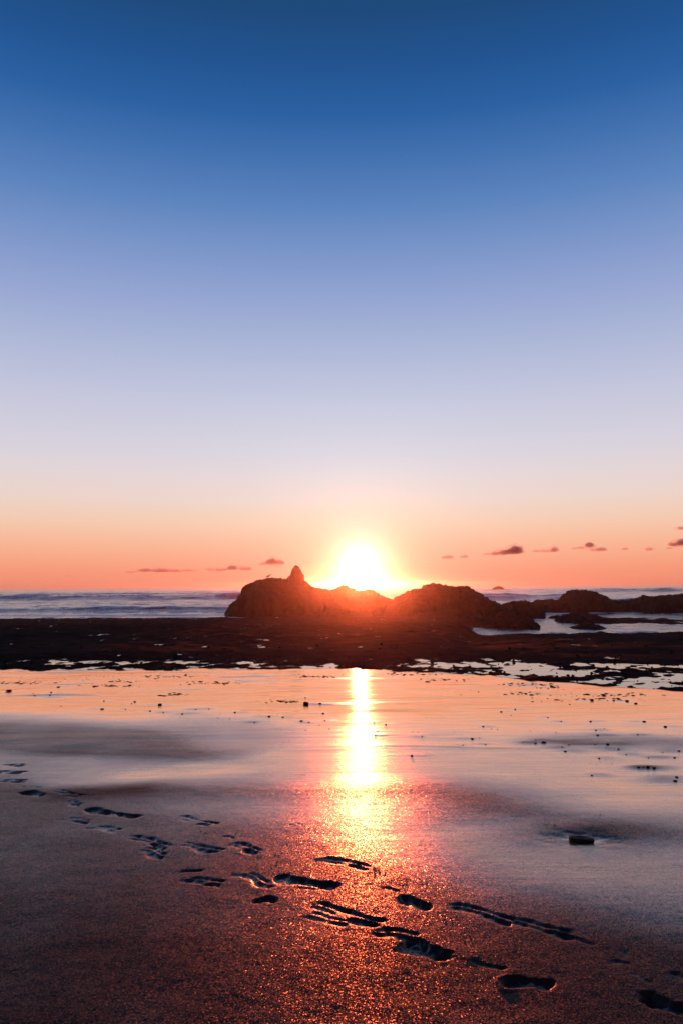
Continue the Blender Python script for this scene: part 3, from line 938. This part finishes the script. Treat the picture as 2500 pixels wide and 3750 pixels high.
PEB = [stone_mesh('pebble', 1, 0.9, 0.55, 700 + k, 2, 0.15, 0.35) for k in range(6)]
peb_pts = []
for zone, lst, ox in ((4, Z4, 0), (5, Z5, 1250)):
    for (zx, zy, s) in lst:
        px, py = ox + zx * 0.797, 2400 + zy * 0.797
        x, y = G(px, py + 2)
        half = max(s * 0.797 / FPX * y * 0.5, 0.004) * 0.85
        peb_pts.append((zone, zx, zy, x, y, half))
for k, (zone, zx, zy, x, y, half) in enumerate(peb_pts):
    o = add('pebble', PEB[k % 6], (x, y, sand_z(x, y) + half * 0.22),
            label=SPECIAL.get((zone, zx, zy), ZONE(zone, zx, zy)), category='pebble',
            group='pebbles on the wet sand' if (zone, zx, zy) in SPECIAL else ZONE(zone, zx, zy).replace('small dark pebble', 'pebbles'))
    flat = 0.55 if zy in (164, 247, 147, 399) else 0.9
    o.scale = (half, half * 0.9, half * flat * 0.75)
    o.rotation_euler.z = random.uniform(0, 6.3)


def lump_cloud(name, pts, mat, kind='stuff', label=None, category=None, flat=1.0):
    """many little lumps (x, y, z, r) in one mesh"""
    base = [(0.9, 0, 0), (-0.3, 0.9, 0), (-0.6, -0.75, 0.05), (0.1, 0.1, 0.95), (0, 0, -0.8), (0.5, -0.6, 0.5), (-0.5, 0.3, 0.6)]
    bm = bmesh.new()
    tmp = bmesh.new()
    for p in base: tmp.verts.new(p)
    bmesh.ops.convex_hull(tmp, input=tmp.verts)
    tmp.verts.ensure_lookup_table(); tmp.verts.index_update()
    B = np.array([v.co[:] for v in tmp.verts]); F = np.array([[v.index for v in f.verts] for f in tmp.faces])
    tmp.free(); bm.free()
    V, Q = [], []
    for i, (x, y, z, r) in enumerate(pts):
        a = random.uniform(0, 6.3)
        R = np.array([[math.cos(a), -math.sin(a), 0], [math.sin(a), math.cos(a), 0], [0, 0, 1]])
        R = R if flat == 1.0 else np.eye(3)
        V.append((B * np.array([r * random.uniform(1.0, 1.0 + 1.5 * (1 - flat)), r * random.uniform(0.6, 1.1), r * random.uniform(0.5, 0.9) * flat])) @ R.T + np.array([x, y, z]))
        Q.append(F + i * len(B))
    return add(name, mesh_np(name, np.concatenate(V), np.concatenate(Q), mat, smooth_shade=False), kind=kind, label=label, category=category)


# grit and shell fragments, too many and too small to count
pts = []
gxs, gys = RNG.uniform(-7, 7, 5200), RNG.uniform(5.9, 12.0, 5200)
dens = smooth(0.0, 0.7, fbm(gxs * 0.6, gys * 0.5, 3, 401)) * (0.15 + 0.85 * smooth(7.0, 11.0, gys))
keep = (RNG.random(5200) < dens) & (gys < y_edge(gxs) + 0.1)
gxs, gys = gxs[keep], gys[keep]
gz, _w = sand_fields(gxs, gys)
grit = [(x, y, z + 0.001, float(min(0.02, 0.002 + RNG.exponential(0.0022)))) for x, y, z in zip(gxs, gys, gz)]
for (px, py, w, n) in ((70, 2500, 110, 60), (390, 2513, 90, 60), (440, 2497, 50, 30), (790, 2503, 110, 60), (640, 2545, 70, 24), (1050, 2570, 60, 40), (1160, 2480, 90, 50),
                       (1900, 2507, 80, 50), (2010, 2514, 60, 40), (1930, 2538, 80, 40), (1500, 2470, 120, 60), (2250, 2545, 120, 60), (2150, 2560, 200, 50), (620, 2478, 160, 40), (1650, 2490, 120, 30)):
    qx, qy = zip(*[G(px + random.gauss(0, w * 0.5), py + random.gauss(0, 3.0)) for _ in range(n)])
    qz, _w = sand_fields(np.array(qx), np.array(qy))
    grit += [(a, b, c, min(0.03, 0.004 + random.expovariate(1 / 0.008))) for a, b, c in zip(qx, qy, qz)]
lump_cloud('grit', grit, M_STONE, label='fine dark grit and shell fragments strewn over the wet sand', category='grit', flat=0.42)
# clods kicked out of the footprints
cl = []
for (px, py, n, wx, wy) in ((1480, 3226, 26, 70, 14), (1385, 3185, 22, 30, 14), (1000, 3150, 22, 22, 22), (885, 3045, 16, 30, 8), (955, 3125, 10, 16, 14), (1650, 3350, 22, 40, 26),
                            (440, 2945, 8, 40, 8), (350, 2925, 6, 20, 8), (575, 3045, 5, 60, 10), (1720, 3440, 5, 30, 20), (740, 3050, 8, 40, 10), (1060, 3195, 10, 50, 8),
                            (2180, 3460, 8, 40, 20), (2010, 3025, 26, 50, 5), (2200, 2990, 8, 20, 5), (1105, 2838, 16, 40, 4), (2220, 2790, 20, 40, 6), (150, 2905, 10, 90, 10), (1250, 3290, 10, 120, 30)):
    for _ in range(int(n * 0.6) + 1):
        x, y = G(px + random.gauss(0, wx * 0.6), py + random.gauss(0, wy * 0.6))
        cl.append((x, y, random.uniform(0.0015, 0.0048)))
cx, cy = np.array([c[0] for c in cl]), np.array([c[1] for c in cl])
cz, _w = sand_fields(cx, cy)
lump_cloud('sand_clods', [(c[0], c[1], z + c[2] * 0.3, c[2]) for c, z in zip(cl, cz)],
           make_plain('clod_sand', (0.045, 0.032, 0.028), 0.85, 120), label='little clods of sand thrown up beside the footprints', category='sand', flat=0.35)

# boulders and lumps on the reef edge
rb = []
for _ in range(900):
    x = random.uniform(-9, 9); y = random.uniform(8.2, 15.5)
    if y < float(y_edge(np.array([x]))[0]) + 0.1: continue
    rb.append((x, y, random.expovariate(1 / 0.010) + 0.008))
rz = reef_height(np.array([r[0] for r in rb]), np.array([r[1] for r in rb]))
lump_cloud('reef_rubble', [(r[0], r[1], max(z, POOL_Z - 0.03) + r[2] * 0.2, min(r[2], 0.04)) for r, z in zip(rb, rz)], M_REEF,
           label='broken weedy rubble among the pools at the reef edge', category='rubble')


# ------------------------------------------------------------------ clouds
CLOUD_Y = 14000.0
CLOUDS = [  # lumps (px, py, half width, half height) in the photograph, density, label
    ([(480, 2096, 24, 3.5), (530, 2090, 32, 6), (590, 2091, 40, 7), (640, 2092, 30, 5), (690, 2090, 26, 4)], 1.0, 'long thin cloud low on the left, widest of the clouds'),
    ([(770, 2086, 18, 4), (810, 2088, 26, 5), (850, 2082, 22, 8), (900, 2085, 26, 6)], 1.0, 'thin cloud left of the gull, above the long rock'),
    ([(965, 2066, 14, 5), (995, 2059, 24, 11), (1025, 2062, 18, 7)], 1.0, 'rounded cloud above the gull, left of the pinnacle'),
    ([(1105, 2062, 14, 4), (1128, 2060, 18, 5)], 0.35, 'pale cloud wisp just right of the pinnacle tip'),
    ([(1185, 2058, 18, 4), (1215, 2056, 22, 5)], 0.3, 'faint bright wisp touching the left of the sun'),
    ([(1552, 2059, 13, 3)], 0.3, 'tiny pale wisp right of the sun'),
    ([(1625, 2042, 12, 5), (1645, 2041, 17, 6)], 0.9, 'small flat cloud right of the sun, first of the right-hand row'),
    ([(1690, 2041, 9, 4), (1703, 2039, 11, 6)], 0.8, 'very small cloud, second of the right-hand row'),
    ([(1780, 2030, 18, 3), (1815, 2028, 20, 7), (1850, 2025, 26, 10), (1886, 2019, 27, 14)], 1.1, 'largest cloud right of the sun, swelling to a hump'),
    ([(1960, 2019, 16, 4), (1995, 2019, 22, 5), (2028, 2016, 16, 9)], 0.8, 'ragged cloud right of the humped largest one'),
    ([(2104, 2009, 14, 4), (2125, 2007, 14, 5)], 0.7, 'thin slanting cloud left of the small dark puff'),
    ([(2157, 1998, 17, 9)], 1.1, 'small dark round puff high in the right-hand row'),
    ([(2172, 2016, 16, 4), (2200, 2013, 24, 7)], 0.9, 'flat cloud just below the small dark puff'),
    ([(2288, 2011, 13, 5)], 0.7, 'tiny cloud alone right of the dark puff'),
    ([(2375, 2013, 17, 6)], 0.7, 'small faint cloud between the tiny one and the right edge'),
    ([(2465, 1996, 20, 7), (2500, 1990, 30, 11), (2550, 1992, 34, 9)], 1.1, 'dark cloud cut by the right edge of the picture'),
    ([(2450, 2009, 13, 4)], 0.7, 'small cloud scrap under the dark cloud at the right edge'),
    ([(2498, 1935, 18, 6), (2530, 1936, 22, 7)], 0.9, 'highest cloud, pink and cut by the right edge'),
    ([(248, 2110, 14, 3)], 0.45, 'faintest small cloud low at the far left'),
]
CM = {}


def cloud_material(d):
    k = round(d, 2)
    if k not in CM:
        CM[k] = make_volume('cloud_vapour', (0.80, 0.62, 0.62), 0.0105 * d, 0.45)
    return CM[k]


def cloud_shell(lumps, seed, grow):
    mpp = CLOUD_Y / FPX
    xs0 = min(l[0] - l[2] * grow for l in lumps); xs1 = max(l[0] + l[2] * grow for l in lumps)
    n, m = max(28, int((xs1 - xs0) / 1.3)), 30
    px = np.linspace(xs0, xs1, n)
    up, dn, mid, wsum = np.zeros(n), np.zeros(n), np.zeros(n), np.zeros(n)
    for (cx, cy, hw, hh) in lumps:
        hh, hw = hh * 1.3 * grow, hw * grow
        e = np.sqrt(np.clip(1 - ((px - cx) / hw) ** 2, 0, 1))
        w = e + 1e-4
        mid += w * cy; wsum += w
        up = np.maximum(up, hh * e)
        dn = np.maximum(dn, hh * e * 0.55)
    mid = np.convolve(np.pad(mid / wsum, 8, 'edge'), np.ones(9) / 9, 'same')[8:-8]
    lx = np.array([P(a, b, CLOUD_Y) for a, b in zip(px, mid)])
    ang = np.tile(2 * math.pi * np.arange(m) / m, n)
    U, D = np.repeat(up, m) * mpp, np.repeat(dn, m) * mpp
    L = np.repeat(lx, m, axis=0)
    sn, cs = np.sin(ang), np.cos(ang)
    V = np.stack([L[:, 0], L[:, 1] + 1.6 * U * cs, L[:, 2] + np.where(sn > 0, U, D) * sn], -1)
    hgt = max(up) * mpp
    d = fbm3(V, 1 / (hgt * 0.8), 4, seed, 0.6) + 0.5 * fbm3(V, 1 / (hgt * 0.3), 2, seed + 7)
    taper = np.clip(U / (max(up) * mpp) * 1.8, 0, 1)
    V[:, 2] += d * hgt * 0.6 * taper * np.where(sn > 0, 1.0, 0.3)
    V[:, 1] += d * hgt * 0.5 * taper * np.sign(cs)
    V[:, 0] += fbm3(V + 500, 1 / (hgt * 0.8), 3, seed + 3) * hgt * 0.4 * taper
    i, k = np.meshgrid(np.arange(n - 1), np.arange(m), indexing='ij')
    k2 = (k + 1) % m
    Q = np.stack([i * m + k, i * m + k2, (i + 1) * m + k2, (i + 1) * m + k], -1).reshape(-1, 4)
    return V, Q


def build_cloud(lumps, dens, label, seed):
    V, Q = cloud_shell(lumps, seed, 1.0)
    o = add('cloud', mesh_np('cloud', V, Q, cloud_material(dens)), label=label, category='cloud', group='clouds above the horizon')
    # thin vapour fraying round the denser heart
    lum2 = [(cx + random.uniform(-0.5, 0.5) * hw, cy + random.uniform(-0.4, 0.6) * hh, hw, hh) for cx, cy, hw, hh in lumps]
    V, Q = cloud_shell(lum2, seed + 50, 1.4)
    add('vapour', mesh_np('vapour', V, Q, cloud_material(dens * 0.22)), parent=o)
    return o


for k, (lumps, dens, label) in enumerate(CLOUDS):
    build_cloud(lumps, dens, label, 800 + k)

# ------------------------------------------------------------------ haze
def build_haze():
    x0, x1, y0, y1, z0, z1 = -900, 900, -60, 960, -3.0, 5.4
    v = [(x, y, z) for x in (x0, x1) for y in (y0, y1) for z in (z0, z1)]
    f = [(0, 1, 3, 2), (4, 6, 7, 5), (0, 4, 5, 1), (2, 3, 7, 6), (0, 2, 6, 4), (1, 5, 7, 3)]
    me = bpy.data.meshes.new('haze'); me.from_pydata(v, [], f)
    me.materials.append(make_volume('haze_air', (0.95, 0.92, 0.92), 0.00042, 0.961))
    return add('haze', me, kind='stuff', label='sunlit sea haze over the beach', category='haze')


build_haze()
